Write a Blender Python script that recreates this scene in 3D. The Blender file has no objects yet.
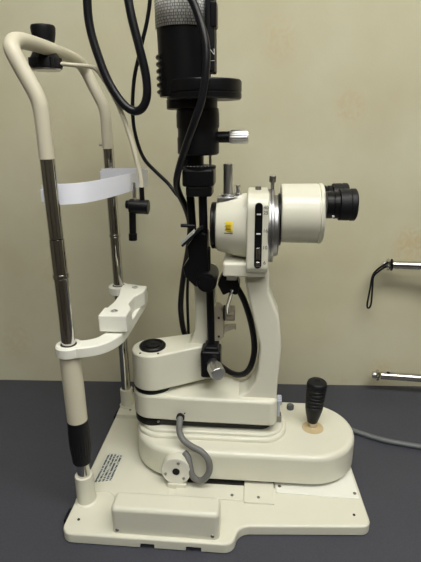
import bpy, bmesh, math, random
from mathutils import Vector, Matrix, Euler
from mathutils.geometry import tessellate_polygon
random.seed(4)
sc = bpy.context.scene
COL = sc.collection
PI = math.pi

# ------------------------------------------------------------------ camera
def make_camera():
    p, y, r = 0.32139, -0.0941, -0.010377
    cy, sy, cp, sp, cr, sr = math.cos(y), math.sin(y), math.cos(p), math.sin(p), math.cos(r), math.sin(r)
    fwd = Vector((sy*cp, cy*cp, -sp)); right = Vector((cy, -sy, 0)); up = right.cross(fwd)
    r2 = right*cr + up*sr; u2 = -right*sr + up*cr
    cd = bpy.data.cameras.new('camera'); cam = bpy.data.objects.new('camera', cd); COL.objects.link(cam)
    m = Matrix((r2, u2, -fwd)).transposed().to_4x4(); m.translation = (0.24109, -0.54548, 0.54893)
    cam.matrix_world = m
    cd.sensor_fit = 'HORIZONTAL'; cd.sensor_width = 36.0; cd.lens = 36.0*470.4/421.0
    cd.clip_start = 0.02
    sc.camera = cam
make_camera()

# ------------------------------------------------------------------ world, exposure
w = bpy.data.worlds.new('world'); sc.world = w; w.use_nodes = True
w.node_tree.nodes['Background'].inputs[0].default_value = (0.9, 0.93, 1.0, 1)
w.node_tree.nodes['Background'].inputs[1].default_value = 0.0
sc.view_settings.view_transform = 'Standard'; sc.view_settings.look = 'None'
sc.view_settings.gamma = 1.0; sc.view_settings.use_curve_mapping = False
sc.view_settings.exposure = 0.0
sc.cycles.use_denoising = True
PANEL_STRENGTH = 11.6        # glow of the ceiling light panels
WALL_YAW = math.radians(2.56)

# ------------------------------------------------------------------ materials
def mat(name, col, rough=0.5, metal=0.0, bump=0.0, bscale=400.0, emit=0.0, var=0.0, vscale=30.0, coat=0.0, spec=0.5):
    m = bpy.data.materials.new(name); m.use_nodes = True
    nt = m.node_tree; b = nt.nodes['Principled BSDF']
    b.inputs['Base Color'].default_value = (*col, 1)
    b.inputs['Roughness'].default_value = rough; b.inputs['Metallic'].default_value = metal
    b.inputs['Specular IOR Level'].default_value = spec
    b.inputs['Coat Weight'].default_value = coat
    if emit:
        b.inputs['Emission Color'].default_value = (*col, 1); b.inputs['Emission Strength'].default_value = emit
    tc = nt.nodes.new('ShaderNodeTexCoord')
    if var:
        n = nt.nodes.new('ShaderNodeTexNoise'); n.inputs['Scale'].default_value = vscale; n.inputs['Detail'].default_value = 4
        nt.links.new(tc.outputs['Object'], n.inputs['Vector'])
        mx = nt.nodes.new('ShaderNodeMix'); mx.data_type = 'RGBA'
        mx.inputs[6].default_value = (*[c*(1-var) for c in col], 1); mx.inputs[7].default_value = (*[min(1, c*(1+var)) for c in col], 1)
        nt.links.new(n.outputs['Fac'], mx.inputs[0]); nt.links.new(mx.outputs[2], b.inputs['Base Color'])
    if bump:
        n = nt.nodes.new('ShaderNodeTexNoise'); n.inputs['Scale'].default_value = bscale
        nt.links.new(tc.outputs['Object'], n.inputs['Vector'])
        bp = nt.nodes.new('ShaderNodeBump'); bp.inputs['Strength'].default_value = bump; bp.inputs['Distance'].default_value = 0.001
        nt.links.new(n.outputs['Fac'], bp.inputs['Height']); nt.links.new(bp.outputs[0], b.inputs['Normal'])
    return m

IVORY = mat('ivory_enamel', (0.69, 0.68, 0.57), 0.32, var=0.02, bump=0.05, bscale=900, coat=0.15)
IVORY_PALE = mat('ivory_plastic_pale', (0.80, 0.80, 0.72), 0.38, var=0.01)
IVORY_TUBE = mat('ivory_tube', (0.64, 0.60, 0.47), 0.35, var=0.02)
GREYBEIGE = mat('grey_beige_metal', (0.42, 0.38, 0.29), 0.5, var=0.05)
CHROME = mat('chrome', (0.60, 0.585, 0.56), 0.07, 1.0)
RINGMETAL = mat('ring_aluminium', (0.40, 0.40, 0.41), 0.36, 1.0)
MIRROR = mat('frosted_mirror', (0.50, 0.52, 0.50), 0.35, 0.4)
SATIN = mat('satin_aluminium', (0.66, 0.66, 0.66), 0.3, 1.0)
BLACK = mat('black_paint', (0.006, 0.006, 0.007), 0.34, var=0.1, spec=0.2)
BLACKM = mat('black_matte', (0.009, 0.009, 0.011), 0.5, var=0.1, spec=0.18)
RUBBER = mat('black_rubber', (0.008, 0.008, 0.010), 0.45, spec=0.25)
CABLE = mat('black_cable', (0.008, 0.008, 0.011), 0.3, spec=0.35)
GREYHOSE = mat('grey_rubber_hose', (0.16, 0.16, 0.155), 0.45)
GREYCORD = mat('grey_power_cord', (0.13, 0.14, 0.145), 0.5)
WHITEBAND = mat('white_band_plastic', (0.86, 0.88, 0.97), 0.42)
TAN = mat('yellowed_disc', (0.53, 0.42, 0.24), 0.6, var=0.08, vscale=80)
YELLOW = mat('yellow_sticker', (0.72, 0.55, 0.03), 0.5, var=0.05)
YELLOWD = mat('yellow_sticker_mark', (0.42, 0.30, 0.01), 0.5)
DARK = mat('dark_gap', (0.02, 0.018, 0.015), 0.7)
INK = mat('dark_ink', (0.05, 0.06, 0.06), 0.6)
WHITEINK = mat('white_ink', (0.55, 0.57, 0.55), 0.6)
SCREW = mat('steel_screw', (0.3, 0.29, 0.27), 0.35, 1.0)
LENS = mat('lens_glass', (0.01, 0.01, 0.02), 0.05, coat=1.0)
GREYKNOB = mat('grey_knob', (0.10, 0.11, 0.11), 0.6)
BLUEGREY = mat('blue_grey_plastic', (0.40, 0.43, 0.50), 0.35)

def table_mat():
    m = mat('slate_laminate', (0.052, 0.054, 0.068), 0.5, spec=0.4)
    nt = m.node_tree; b = nt.nodes['Principled BSDF']
    tc = nt.nodes.new('ShaderNodeTexCoord')
    n = nt.nodes.new('ShaderNodeTexNoise'); n.inputs['Scale'].default_value = 420; n.inputs['Detail'].default_value = 2
    n2 = nt.nodes.new('ShaderNodeTexNoise'); n2.inputs['Scale'].default_value = 9
    for q in (n, n2): nt.links.new(tc.outputs['Object'], q.inputs['Vector'])
    a = nt.nodes.new('ShaderNodeMath'); a.operation = 'MULTIPLY_ADD'; a.inputs[1].default_value = 0.7
    nt.links.new(n.outputs['Fac'], a.inputs[0])
    s = nt.nodes.new('ShaderNodeMath'); s.operation = 'MULTIPLY'; s.inputs[1].default_value = 0.3
    nt.links.new(n2.outputs['Fac'], s.inputs[0]); nt.links.new(s.outputs[0], a.inputs[2])
    cr = nt.nodes.new('ShaderNodeValToRGB')
    cr.color_ramp.elements[0].position = 0.3; cr.color_ramp.elements[0].color = (0.042, 0.0435, 0.056, 1)
    cr.color_ramp.elements[1].position = 0.7; cr.color_ramp.elements[1].color = (0.061, 0.063, 0.080, 1)
    nt.links.new(a.outputs[0], cr.inputs[0]); nt.links.new(cr.outputs[0], b.inputs['Base Color'])
    return m

def wallpaper_mat():
    m = mat('cream_wallpaper', (0.5, 0.45, 0.3), 0.72, spec=0.25)
    nt = m.node_tree; b = nt.nodes['Principled BSDF']; L = nt.links
    tc = nt.nodes.new('ShaderNodeTexCoord')
    n = nt.nodes.new('ShaderNodeTexNoise'); n.inputs['Scale'].default_value = 5.5; n.inputs['Detail'].default_value = 3; n.inputs['Roughness'].default_value = 0.55
    L.new(tc.outputs['Object'], n.inputs['Vector'])
    cr = nt.nodes.new('ShaderNodeValToRGB')
    cr.color_ramp.elements[0].position = 0.32; cr.color_ramp.elements[0].color = (0.555, 0.515, 0.355, 1)
    cr.color_ramp.elements[1].position = 0.66; cr.color_ramp.elements[1].color = (0.61, 0.59, 0.435, 1)
    L.new(n.outputs['Fac'], cr.inputs[0])
    # blotchy printed medallions: (u along the wall, height, radius)
    spots = [(0.27, 0.575, 0.028, 0.7), (0.41, 0.318, 0.034, 1.0), (0.292, -0.0, 0.03, 0.3), (0.137, 0.0, 0.03, 0.6), (-0.29, 0.542, 0.05, 0.25),
             (0.38, 0.03, 0.028, 0.6), (-0.42, 0.1, 0.04, 0.4), (0.02, 0.42, 0.035, 0.3), (0.5, 0.7, 0.03, 0.7), (-0.33, 0.27, 0.03, 0.3), (0.14, 0.69, 0.035, 0.55), (0.7, 0.5, 0.03, 0.8), (-0.6, 0.4, 0.03, 0.7)]
    n3 = nt.nodes.new('ShaderNodeTexNoise'); n3.inputs['Scale'].default_value = 60; n3.inputs['Detail'].default_value = 3; n3.inputs['Distortion'].default_value = 1.5
    L.new(tc.outputs['Object'], n3.inputs['Vector'])
    acc = None
    for (u, z, r, k) in spots:
        d = nt.nodes.new('ShaderNodeVectorMath'); d.operation = 'DISTANCE'
        sp = nt.nodes.new('ShaderNodeVectorMath'); sp.operation = 'MULTIPLY'; sp.inputs[1].default_value = (1, 0, 0.85)
        L.new(tc.outputs['Object'], sp.inputs[0]); L.new(sp.outputs[0], d.inputs[0]); d.inputs[1].default_value = (u, 0, z*0.85)
        mr = nt.nodes.new('ShaderNodeMapRange'); mr.inputs['From Min'].default_value = r*1.25; mr.inputs['From Max'].default_value = r*0.5
        mr.inputs['To Min'].default_value = 0; mr.inputs['To Max'].default_value = k
        L.new(d.outputs['Value'], mr.inputs['Value'])
        if acc is None: acc = mr.outputs[0]
        else:
            ad = nt.nodes.new('ShaderNodeMath'); ad.operation = 'MAXIMUM'; L.new(acc, ad.inputs[0]); L.new(mr.outputs[0], ad.inputs[1]); acc = ad.outputs[0]
    st = nt.nodes.new('ShaderNodeMapRange'); st.inputs['From Min'].default_value = 0.35; st.inputs['From Max'].default_value = 0.6
    L.new(n3.outputs['Fac'], st.inputs['Value'])
    mu = nt.nodes.new('ShaderNodeMath'); mu.operation = 'MULTIPLY'; L.new(acc, mu.inputs[0]); L.new(st.outputs[0], mu.inputs[1])
    mx = nt.nodes.new('ShaderNodeMix'); mx.data_type = 'RGBA'; L.new(mu.outputs[0], mx.inputs[0]); L.new(cr.outputs[0], mx.inputs[6])
    mx.inputs[7].default_value = (0.565, 0.475, 0.29, 1)
    L.new(mx.outputs[2], b.inputs['Base Color'])
    n4 = nt.nodes.new('ShaderNodeTexNoise'); n4.inputs['Scale'].default_value = 160; L.new(tc.outputs['Object'], n4.inputs['Vector'])
    bp = nt.nodes.new('ShaderNodeBump'); bp.inputs['Strength'].default_value = 0.15; bp.inputs['Distance'].default_value = 0.001
    L.new(n4.outputs['Fac'], bp.inputs['Height']); L.new(bp.outputs[0], b.inputs['Normal'])
    return m

def print_mat(name, base, ink, sx, sy, fill=0.5):
    """rows of small illegible print: streaky noise cut into lines"""
    m = mat(name, base, 0.35, 0.3); nt = m.node_tree; L = nt.links; b = nt.nodes['Principled BSDF']
    tc = nt.nodes.new('ShaderNodeTexCoord'); mp = nt.nodes.new('ShaderNodeMapping'); L.new(tc.outputs['UV'], mp.inputs[0])
    wv = nt.nodes.new('ShaderNodeTexWave'); wv.bands_direction = 'Y'; wv.inputs['Scale'].default_value = sy; L.new(mp.outputs[0], wv.inputs[0])
    mp2 = nt.nodes.new('ShaderNodeMapping'); mp2.inputs['Scale'].default_value = (sx, sy*3, 1); L.new(tc.outputs['UV'], mp2.inputs[0])
    n = nt.nodes.new('ShaderNodeTexNoise'); n.inputs['Scale'].default_value = 1; n.inputs['Detail'].default_value = 3; L.new(mp2.outputs[0], n.inputs[0])
    g = nt.nodes.new('ShaderNodeMath'); g.operation = 'GREATER_THAN'; g.inputs[1].default_value = 1-fill; L.new(n.outputs['Fac'], g.inputs[0])
    g2 = nt.nodes.new('ShaderNodeMath'); g2.operation = 'GREATER_THAN'; g2.inputs[1].default_value = 0.4; L.new(wv.outputs['Fac'], g2.inputs[0])
    mu = nt.nodes.new('ShaderNodeMath'); mu.operation = 'MULTIPLY'; L.new(g.outputs[0], mu.inputs[0]); L.new(g2.outputs[0], mu.inputs[1])
    mx = nt.nodes.new('ShaderNodeMix'); mx.data_type = 'RGBA'; L.new(mu.outputs[0], mx.inputs[0])
    mx.inputs[6].default_value = (*base, 1); mx.inputs[7].default_value = (*ink, 1); L.new(mx.outputs[2], b.inputs['Base Color'])
    return m

# ------------------------------------------------------------------ mesh helpers (all coordinates are world metres)
def new(): return bmesh.new()

def lathe(bm, prof, o, axis=(0, 0, 1), n=40, sx=1.0, sy=1.0, close=True):
    a = Vector(axis).normalized(); q = Vector((0, 0, 1)).rotation_difference(a); o = Vector(o)
    rings = []
    for r, z in prof:
        rings.append([bm.verts.new(o + q @ Vector((r*sx*math.cos(t*2*PI/n), r*sy*math.sin(t*2*PI/n), z))) for t in range(n)])
    for a_, b_ in zip(rings, rings[1:]):
        for i in range(n): bm.faces.new((a_[i], a_[(i+1) % n], b_[(i+1) % n], b_[i]))
    if close:
        bm.faces.new(list(reversed(rings[0]))); bm.faces.new(rings[-1])
    return bm

def cyl(bm, p0, p1, r, r1=None, n=32, ch=0.12):
    """capped cylinder with chamfered rims"""
    p0, p1 = Vector(p0), Vector(p1); r1 = r if r1 is None else r1; L = (p1-p0).length
    c = min(ch*min(r, r1), L*0.3)
    return lathe(bm, [(r-c, 0), (r-c*0.3, c*0.3), (r, c), (r1, L-c), (r1-c*0.3, L-c*0.3), (r1-c, L)], p0, p1-p0, n)

def knurl(bm, p0, p1, r, teeth=22, depth=0.12):
    p0, p1 = Vector(p0), Vector(p1); a = (p1-p0); L = a.length; q = Vector((0, 0, 1)).rotation_difference(a.normalized())
    n = teeth*4; prof = [(0.84, 0), (1, 0.1*L), (1, 0.9*L), (0.84, L)]; rings = []
    for k, z in prof:
        rr = []
        for i in range(n):
            rad = r*k*(1 - (depth if (i % 4) in (2, 3) and k == 1 else 0)); t = i*2*PI/n
            rr.append(bm.verts.new(p0 + q @ Vector((rad*math.cos(t), rad*math.sin(t), z))))
        rings.append(rr)
    for a_, b_ in zip(rings, rings[1:]):
        for i in range(n): bm.faces.new((a_[i], a_[(i+1) % n], b_[(i+1) % n], b_[i]))
    bm.faces.new(list(reversed(rings[0]))); bm.faces.new(rings[-1]); return bm

def smooth_path(pts, sub=8):
    P = [Vector(p) for p in pts]; P = [P[0]*2-P[1]] + P + [P[-1]*2-P[-2]]; out = []
    for i in range(1, len(P)-2):
        p0, p1, p2, p3 = P[i-1:i+3]
        for k in range(sub):
            t = k/sub
            out.append(0.5*((2*p1) + (p2-p0)*t + (2*p0-5*p1+4*p2-p3)*t*t + (3*p1-p0-3*p2+p3)*t**3))
    out.append(P[-2]); return out

def tube(bm, pts, r, n=14, sub=8, r_end=None, smooth=True, closed=False):
    P = smooth_path(pts, sub) if smooth else [Vector(p) for p in pts]
    T = [(P[min(i+1, len(P)-1)]-P[max(i-1, 0)]).normalized() for i in range(len(P))]
    nrm = T[0].orthogonal().normalized(); rings = []
    for i, p in enumerate(P):
        if i: nrm = (T[i-1].rotation_difference(T[i]) @ nrm)
        nrm = (nrm - T[i]*nrm.dot(T[i])).normalized(); b = T[i].cross(nrm)
        rr = r if r_end is None else r + (r_end-r)*i/(len(P)-1)
        rings.append([bm.verts.new(p + (nrm*math.cos(t*2*PI/n) + b*math.sin(t*2*PI/n))*rr) for t in range(n)])
    for a_, b_ in zip(rings, rings[1:]):
        for i in range(n): bm.faces.new((a_[i], a_[(i+1) % n], b_[(i+1) % n], b_[i]))
    bm.faces.new(list(reversed(rings[0]))); bm.faces.new(rings[-1]); return bm

def roundpoly(pts, n=8):
    """pts: (x, y, radius) ccw -> dense outline with true arcs at the corners"""
    out = []; N = len(pts)
    for i in range(N):
        x, y, r = pts[i]; p = Vector((x, y)); a = Vector(pts[i-1][:2]); b = Vector(pts[(i+1) % N][:2])
        u = (a-p).normalized(); v = (b-p).normalized()
        if r <= 1e-6: out.append(p); continue
        ang = u.angle(v)
        if ang > PI-0.02: out.append(p); continue
        d = r/math.tan(ang/2); dm = 0.49*min((a-p).length, (b-p).length)
        if d > dm: r *= dm/d; d = dm
        c = p + (u+v).normalized()*r/math.sin(ang/2)
        s = p+u*d-c; e = p+v*d-c; th = s.angle_signed(e)   # clockwise positive in Blender
        for k in range(n+1):
            t = -th*k/n; out.append(c + Vector((s.x*math.cos(t)-s.y*math.sin(t), s.x*math.sin(t)+s.y*math.cos(t))))
    return out

def inset(outline, d):
    N = len(outline); o = []
    for i in range(N):
        a, p, b = outline[i-1], outline[i], outline[(i+1) % N]
        e1 = (p-a); e2 = (b-p)
        e1 = e1.normalized() if e1.length > 1e-9 else e2.normalized(); e2 = e2.normalized() if e2.length > 1e-9 else e1
        n1 = Vector((-e1.y, e1.x)); n2 = Vector((-e2.y, e2.x)); m = (n1+n2); m = m.normalized() if m.length > 1e-6 else n1
        k = max(0.5, m.dot(n1)); o.append(p + m*d/k)
    return o

def slab(bm, outline, z0, z1, top=0.002, bot=0.001, seg=5, M=None):
    """outline (ccw) extruded z0..z1 with rounded rims; M maps local (x,y,z) to world"""
    lev = []
    for k in range(seg+1):
        t = k/seg*PI/2; lev.append((bot*(1-math.sin(t)), z0 + bot*(1-math.cos(t))))
    for k in range(seg+1):
        t = k/seg*PI/2; lev.append((top*(1-math.cos(t)), z1 - top*(1-math.sin(t))))
    rings = []
    for d, z in lev:
        rings.append([bm.verts.new((M @ Vector((p.x, p.y, z))) if M else Vector((p.x, p.y, z))) for p in (inset(outline, d) if d else outline)])
    N = len(outline)
    for a_, b_ in zip(rings, rings[1:]):
        for i in range(N): bm.faces.new((a_[i], a_[(i+1) % N], b_[(i+1) % N], b_[i]))
    for rg, fl in ((rings[0], True), (rings[-1], False)):
        # drop (nearly) coincident points, then cut the cap into triangles
        flat = [Vector((p.x, p.y, 0)) for p in (inset(outline, lev[0][0] if fl else lev[-1][0]))]
        keep = [i for i in range(N)]
        for tri in tessellate_polygon([[flat[i] for i in keep]]):
            t_ = [rg[keep[i]] for i in tri]
            if len(set(t_)) == 3:
                try: bm.faces.new(t_)
                except ValueError: pass
    return bm

# side-profile slab: local x -> world X, local y -> world Z, extruded along -Y (z0..z1 are distances towards the viewer side)
def side_M(): return Matrix(((1, 0, 0, 0), (0, 0, -1, 0), (0, 1, 0, 0), (0, 0, 0, 1)))
def side_slab(bm, pts, y_front, y_back, rim=0.002, seg=4, n=8):
    pts = [(x, y, max(r, rim*1.15)) for x, y, r in pts]
    return slab(bm, roundpoly(pts, n), -y_back, -y_front, rim, rim, seg, side_M())
def rbox(bm, x0, x1, y0, y1, z0, z1, r=0.002, top=None, bot=None):
    r_ = max(r, 0.0003)
    return slab(bm, roundpoly([(x0, y0, r_*1.1), (x1, y0, r_*1.1), (x1, y1, r_*1.1), (x0, y1, r_*1.1)], 5), z0, z1, min(r_, (z1-z0)*0.4) if top is None else top, min(r_, (z1-z0)*0.4)*0.6 if bot is None else bot, 3)

def join(bm, other):
    me = bpy.data.meshes.new('t'); other.to_mesh(me); bm.from_mesh(me); bpy.data.meshes.remove(me)

def wpos(o):
    v = Vector((0, 0, 0))
    while o: v += o.location; o = o.parent
    return v
def obj(name, bm, m, parent=None, flat=False, at=None):
    main = bm
    bmesh.ops.recalc_face_normals(main, faces=main.faces)
    me = bpy.data.meshes.new(name); main.to_mesh(me); main.free(); me.materials.append(m)
    co = [v.co for v in me.vertices]
    lo = Vector((min(c[i] for c in co) for i in range(3))); hi = Vector((max(c[i] for c in co) for i in range(3)))
    c = Vector(at) if at is not None else Vector(((lo.x+hi.x)/2, (lo.y+hi.y)/2, lo.z))
    me.transform(Matrix.Translation(-c))
    if not flat:
        me.shade_smooth(); me.set_sharp_from_angle(angle=math.radians(38))
    o = bpy.data.objects.new(name, me); COL.objects.link(o)
    if not flat:
        wn = o.modifiers.new('weighted_normals', 'WEIGHTED_NORMAL'); wn.keep_sharp = True; wn.weight = 80
    if parent: o.parent = parent; o.location = c - wpos(parent)
    else: o.location = c
    return o
def tag(o, label, cat, group=None):
    o['label'] = label; o['category'] = cat
    if group: o['group'] = group
    return o
def thing(name, loc, label, cat, group=None, rz=0):
    e = bpy.data.objects.new(name, None); COL.objects.link(e); e.location = loc; e.rotation_euler = (0, 0, rz)
    e.empty_display_size = 0.05
    return tag(e, label, cat, group)
def screw(p, nrm, r, parent, name='screw', m=None):
    b = new(); p = Vector(p); n = Vector(nrm).normalized()
    lathe(b, [(r, 0), (r, 0.0006), (r*0.85, 0.0012), (r*0.35, 0.0012), (r*0.32, 0.0005)], p, n, 16)
    return obj(name, b, m or SCREW, parent)

# ------------------------------------------------------------------ the room (rotated a little against the instrument)
WO = Vector((0.14165, 0.37725, 0))      # foot of the wall above the table, u = 0
def W(u, v, z): return WO + Matrix.Rotation(WALL_YAW, 3, 'Z') @ Vector((u, v, z))
def room_box(name, u0, u1, v0, v1, z0, z1, m):
    b = new(); bmesh.ops.create_cube(b, size=1)
    for v in b.verts: v.co = Vector(((u0+u1)/2+(u1-u0)*v.co.x, (v0+v1)/2+(v1-v0)*v.co.y, (z0+z1)/2+(z1-z0)*v.co.z))
    me = bpy.data.meshes.new(name); b.to_mesh(me); b.free(); me.materials.append(m)
    o = bpy.data.objects.new(name, me); COL.objects.link(o); o.location = WO; o.rotation_euler = (0, 0, WALL_YAW)
    o['kind'] = 'structure'; return o
FL, CE = -0.74, 1.76
WALLM = wallpaper_mat()
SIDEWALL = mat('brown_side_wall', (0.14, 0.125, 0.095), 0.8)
room_box('wall_back', -1.5, 2.1, 0.0, 0.1, FL, CE, WALLM)
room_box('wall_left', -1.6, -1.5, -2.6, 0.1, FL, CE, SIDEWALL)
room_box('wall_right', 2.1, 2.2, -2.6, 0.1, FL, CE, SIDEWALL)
room_box('wall_front', -1.6, 2.2, -2.7, -2.6, FL, CE, mat('brown_front_wall', (0.10, 0.09, 0.075), 0.8))
room_box('floor', -1.6, 2.2, -2.7, 0.1, FL-0.1, FL, mat('floor_vinyl', (0.16, 0.14, 0.12), 0.6, var=0.1))
room_box('ceiling', -1.6, 2.2, -2.7, 0.1, CE, CE+0.1, mat('white_ceiling', (0.7, 0.69, 0.65), 0.9))
PANEL = mat('light_diffuser', (1.0, 0.985, 0.93), 0.5, emit=PANEL_STRENGTH)
def ceiling_light(u, v, su, sv, label):
    t = thing('ceiling_light', W(u, v, CE), label, 'ceiling light', rz=WALL_YAW)
    for nm, s, z0, z1, m in (('frame', 0.03, -0.03, 0, SATIN), ('diffuser', 0, -0.045, -0.03, PANEL)):
        b = new(); rbox(b, -su/2-s, su/2+s, -sv/2-s, sv/2+s, z0, z1, 0.003)
        me = bpy.data.meshes.new(nm); bmesh.ops.recalc_face_normals(b, faces=b.faces); b.to_mesh(me); b.free(); me.materials.append(m)
        o = bpy.data.objects.new(nm, me); COL.objects.link(o); o.parent = t
ceiling_light(0.42, -0.92, 1.6, 0.5, 'fluorescent ceiling panel nearest the wallpapered wall')
ceiling_light(0.42, -1.95, 1.6, 0.3, 'fluorescent ceiling panel at the far side of the room, behind the viewer')

# ------------------------------------------------------------------ table
def table():
    t = thing('table', W(0.1, -0.3, FL), 'dark slate grey laminate table against the wallpapered wall, slit lamp on top', 'table', rz=WALL_YAW)
    SL = table_mat(); h = -FL
    def pt(name, m, *a, **k):
        b = new(); rbox(b, *a, **k); bmesh.ops.recalc_face_normals(b, faces=b.faces)
        me = bpy.data.meshes.new(name); b.to_mesh(me); b.free(); me.materials.append(m)
        o = bpy.data.objects.new(name, me); COL.objects.link(o); o.parent = t; return o
    pt('tabletop', SL, -0.95, 0.95, -0.32, 0.2998, h-0.032, h, r=0.0012)
    for x in (-0.88, 0.88):
        for y in (-0.26, 0.24): pt('leg', SATIN, x-0.022, x+0.022, y-0.022, y+0.022, 0, h-0.032, r=0.003)
    pt('apron', SL, -0.86, 0.86, 0.2, 0.22, h-0.13, h-0.032, r=0.002)
table()

# ------------------------------------------------------------------ the slit lamp
S = thing('slit_lamp', (0.2, 0.12, 0), 'ivory and black slit lamp microscope with chin rest standing on the grey table', 'slit lamp')

# base plate ---------------------------------------------------------------
PT = 0.017
def plate_outline(notch):
    nt_ = [(0.095, -0.062, 0), (0.095, -0.050, 0), (0.115, -0.050, 0), (0.115, -0.062, 0), (0.158, -0.062, 0), (0.158, -0.050, 0), (0.179, -0.050, 0), (0.179, -0.062, 0)] if notch else []
    return roundpoly([(-0.017, -0.062, 0.016)] + nt_ + [(0.222, -0.062, 0.016), (0.228, -0.030, 0.02), (0.413, -0.016, 0.014), (0.400, 0.262, 0.014),
                 (0.232, 0.268, 0.02), (0.222, 0.302, 0.016), (-0.017, 0.302, 0.016)], 8)
b = new(); slab(b, plate_outline(False), 0.0085, PT, 0.003, 0.0001, 4); j = new(); slab(j, plate_outline(True), 0.0015, 0.0086, 0.0001, 0.0008, 2); join(b, j); j.free()
plate = obj('base_plate', b, IVORY, S)
for p in ((0.0, 0.28), (0.2, 0.28), (0.385, 0.24), (-0.002, 0.1)):
    b = new(); cyl(b, (p[0], p[1], 0), (p[0], p[1], 0.006), 0.009); obj('foot', b, RUBBER, plate)
for p in ((0.001, -0.037), (0.392, 0.003), (0.005, 0.208)): screw((p[0], p[1], PT-0.0002), (0, 0, 1), 0.002, plate, m=DARK)
for y in (-0.024, 0.228):
    b = new(); rbox(b, -0.023, -0.015, y-0.012, y+0.012, 0.005, 0.013, 0.002); obj('lock_tab', b, BLACKM, plate)
# glide plates, rails
b = new(); slab(b, roundpoly([(-0.005, 0.016, 0.003), (0.032, 0.016, 0.003), (0.04, 0.009, 0.003), (0.12, 0.009, 0.002), (0.12, 0.2, 0.002), (-0.005, 0.2, 0.003)]), PT-0.001, PT+0.0014, 0.0006, 0.0002, 3)
obj('glide_plate', b, IVORY, S)
b = new(); slab(b, roundpoly([(0.283, 0.036, 0.002), (0.4055, 0.033, 0.003), (0.399, 0.225, 0.003), (0.283, 0.225, 0.002)]), PT-0.001, PT+0.002, 0.0006, 0.0002, 3)
gp = obj('glide_plate', b, IVORY_PALE, S)
for x, y in ((0.2885, 0.049), (0.4005, 0.043)): screw((x, y, PT+0.0018), (0, 0, 1), 0.0026, gp)
b = new(); rbox(b, 0.12, 0.281, 0.046, 0.20, PT-0.001, PT+0.001, 0.001); obj('rail_bed', b, DARK, S)
b = new(); rbox(b, 0.13, 0.2340, 0.016, 0.046, PT-0.001, PT+0.0022, 0.0008); rc = obj('rail_cover', b, IVORY, S)
screw((0.2165, 0.0245, PT+0.002), (0, 0, 1), 0.0024, rc)
b = new(); rbox(b, 0.2345, 0.2795, 0.012, 0.055, PT-0.001, PT+0.003, 0.0008); rc = obj('rail_cover', b, IVORY, S)
screw((0.256, 0.0225, PT+0.0028), (0, 0, 1), 0.0024, rc)
b = new(); rbox(b, -0.013, 0.1, 0.206, 0.268, PT-0.001, 0.026, 0.002); rr = obj('rear_rail_cover', b, IVORY, S)
screw((0.010, 0.222, 0.0258), (0, 0, 1), 0.0024, rr)
# nameplate with rows of small print
bm = new(); uv = bm.loops.layers.uv.new('UVMap')
q = [(-0.0012, 0.033), (0.0270, 0.041), (0.0286, 0.102), (0.0010, 0.102)]
vs = [bm.verts.new((x, y, PT+0.0022)) for x, y in q]; vb = [bm.verts.new((x, y, PT+0.001)) for x, y in q]
f = bm.faces.new(vs)
for l, c in zip(f.loops, ((0, 1), (0, 0), (1, 0), (1, 1))): l[uv].uv = c
for i in range(4): bm.faces.new((vs[i], vs[(i+1) % 4], vb[(i+1) % 4], vb[i]))
bm.faces.new(list(reversed(vb)))
lab = obj('nameplate', bm, print_mat('nameplate_print', (0.72, 0.74, 0.70), (0.09, 0.11, 0.11), 22, 1.6, 0.56), S, flat=True)
lab['label'] = 'silver nameplate with rows of tiny dark print'

# power box ------------------------------------------------------------------
b = new(); slab(b, roundpoly([(0.055, -0.056, 0.007), (0.203, -0.056, 0.007), (0.203, -0.022, 0.007), (0.055, -0.022, 0.007)]), PT-0.001, 0.0595, 0.006, 0.0005, 6)
pb = obj('power_box', b, IVORY, S)
screw((0.063, -0.0558, 0.0235), (0, -1, 0), 0.0026, pb); screw((0.194, -0.0558, 0.0235), (0, -1, 0), 0.0026, pb)

# stage ----------------------------------------------------------------------
YC = 0.125; RS = 0.0765
so = [Vector((0.129 - RS*math.sin(PI*k/28), YC + RS*math.cos(PI*k/28))) for k in range(29)] + [Vector((0.334 + RS*math.sin(PI*k/28), YC - RS*math.cos(PI*k/28))) for k in range(29)]
b = new(); slab(b, so, 0.026, 0.0745, 0.009, 0.001, 7); stage = obj('stage', b, IVORY, S)
b = new(); slab(b, inset(so, 0.012), 0.0175, 0.028, 0.001, 0.001, 2); obj('stage_gap_shade', b, DARK, S)  # dark colour stands in for the shade in the gap below the stage
po = roundpoly([(0.055, 0.077, 0.042), (0.300, 0.077, 0.040), (0.300, 0.170, 0.040), (0.055, 0.170, 0.042)], 12)
b = new(); slab(b, po, 0.072, 0.0810, 0.0040, 0.0005, 4); obj('stage_step', b, IVORY, S)
b = new(); slab(b, inset(po, 0.0060), 0.080, 0.0865, 0.0030, 0.0002, 4); obj('stage_groove', b, IVORY, S)
b = new(); slab(b, roundpoly([(0.072, 0.094, 0.02), (0.276, 0.094, 0.02), (0.276, 0.152, 0.02), (0.072, 0.152, 0.02)]), 0.088, 0.102, 0.001, 0.001, 2); obj('arm_gap_shade', b, DARK, S)  # dark slab added to paint the shade in the gap under the arm
b = new(); cyl(b, (0.0825, 0.122, 0.086), (0.0825, 0.122, 0.102), 0.0315); pr = obj('pivot_ring', b, BLACK, S)
screw((0.094, 0.0925, 0.095), (0.3, -1, 0), 0.0022, pr)
b = new(); knurl(b, (0.311, 0.176, 0.073), (0.311, 0.176, 0.0825), 0.0062, 12); obj('stage_lock_knob', b, GREYKNOB, S)
b = new(); rbox(b, 0.283, 0.292, 0.116, 0.130, 0.0880, 0.0985, 0.001); obj('latch_bracket', b, SCREW, S)
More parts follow.
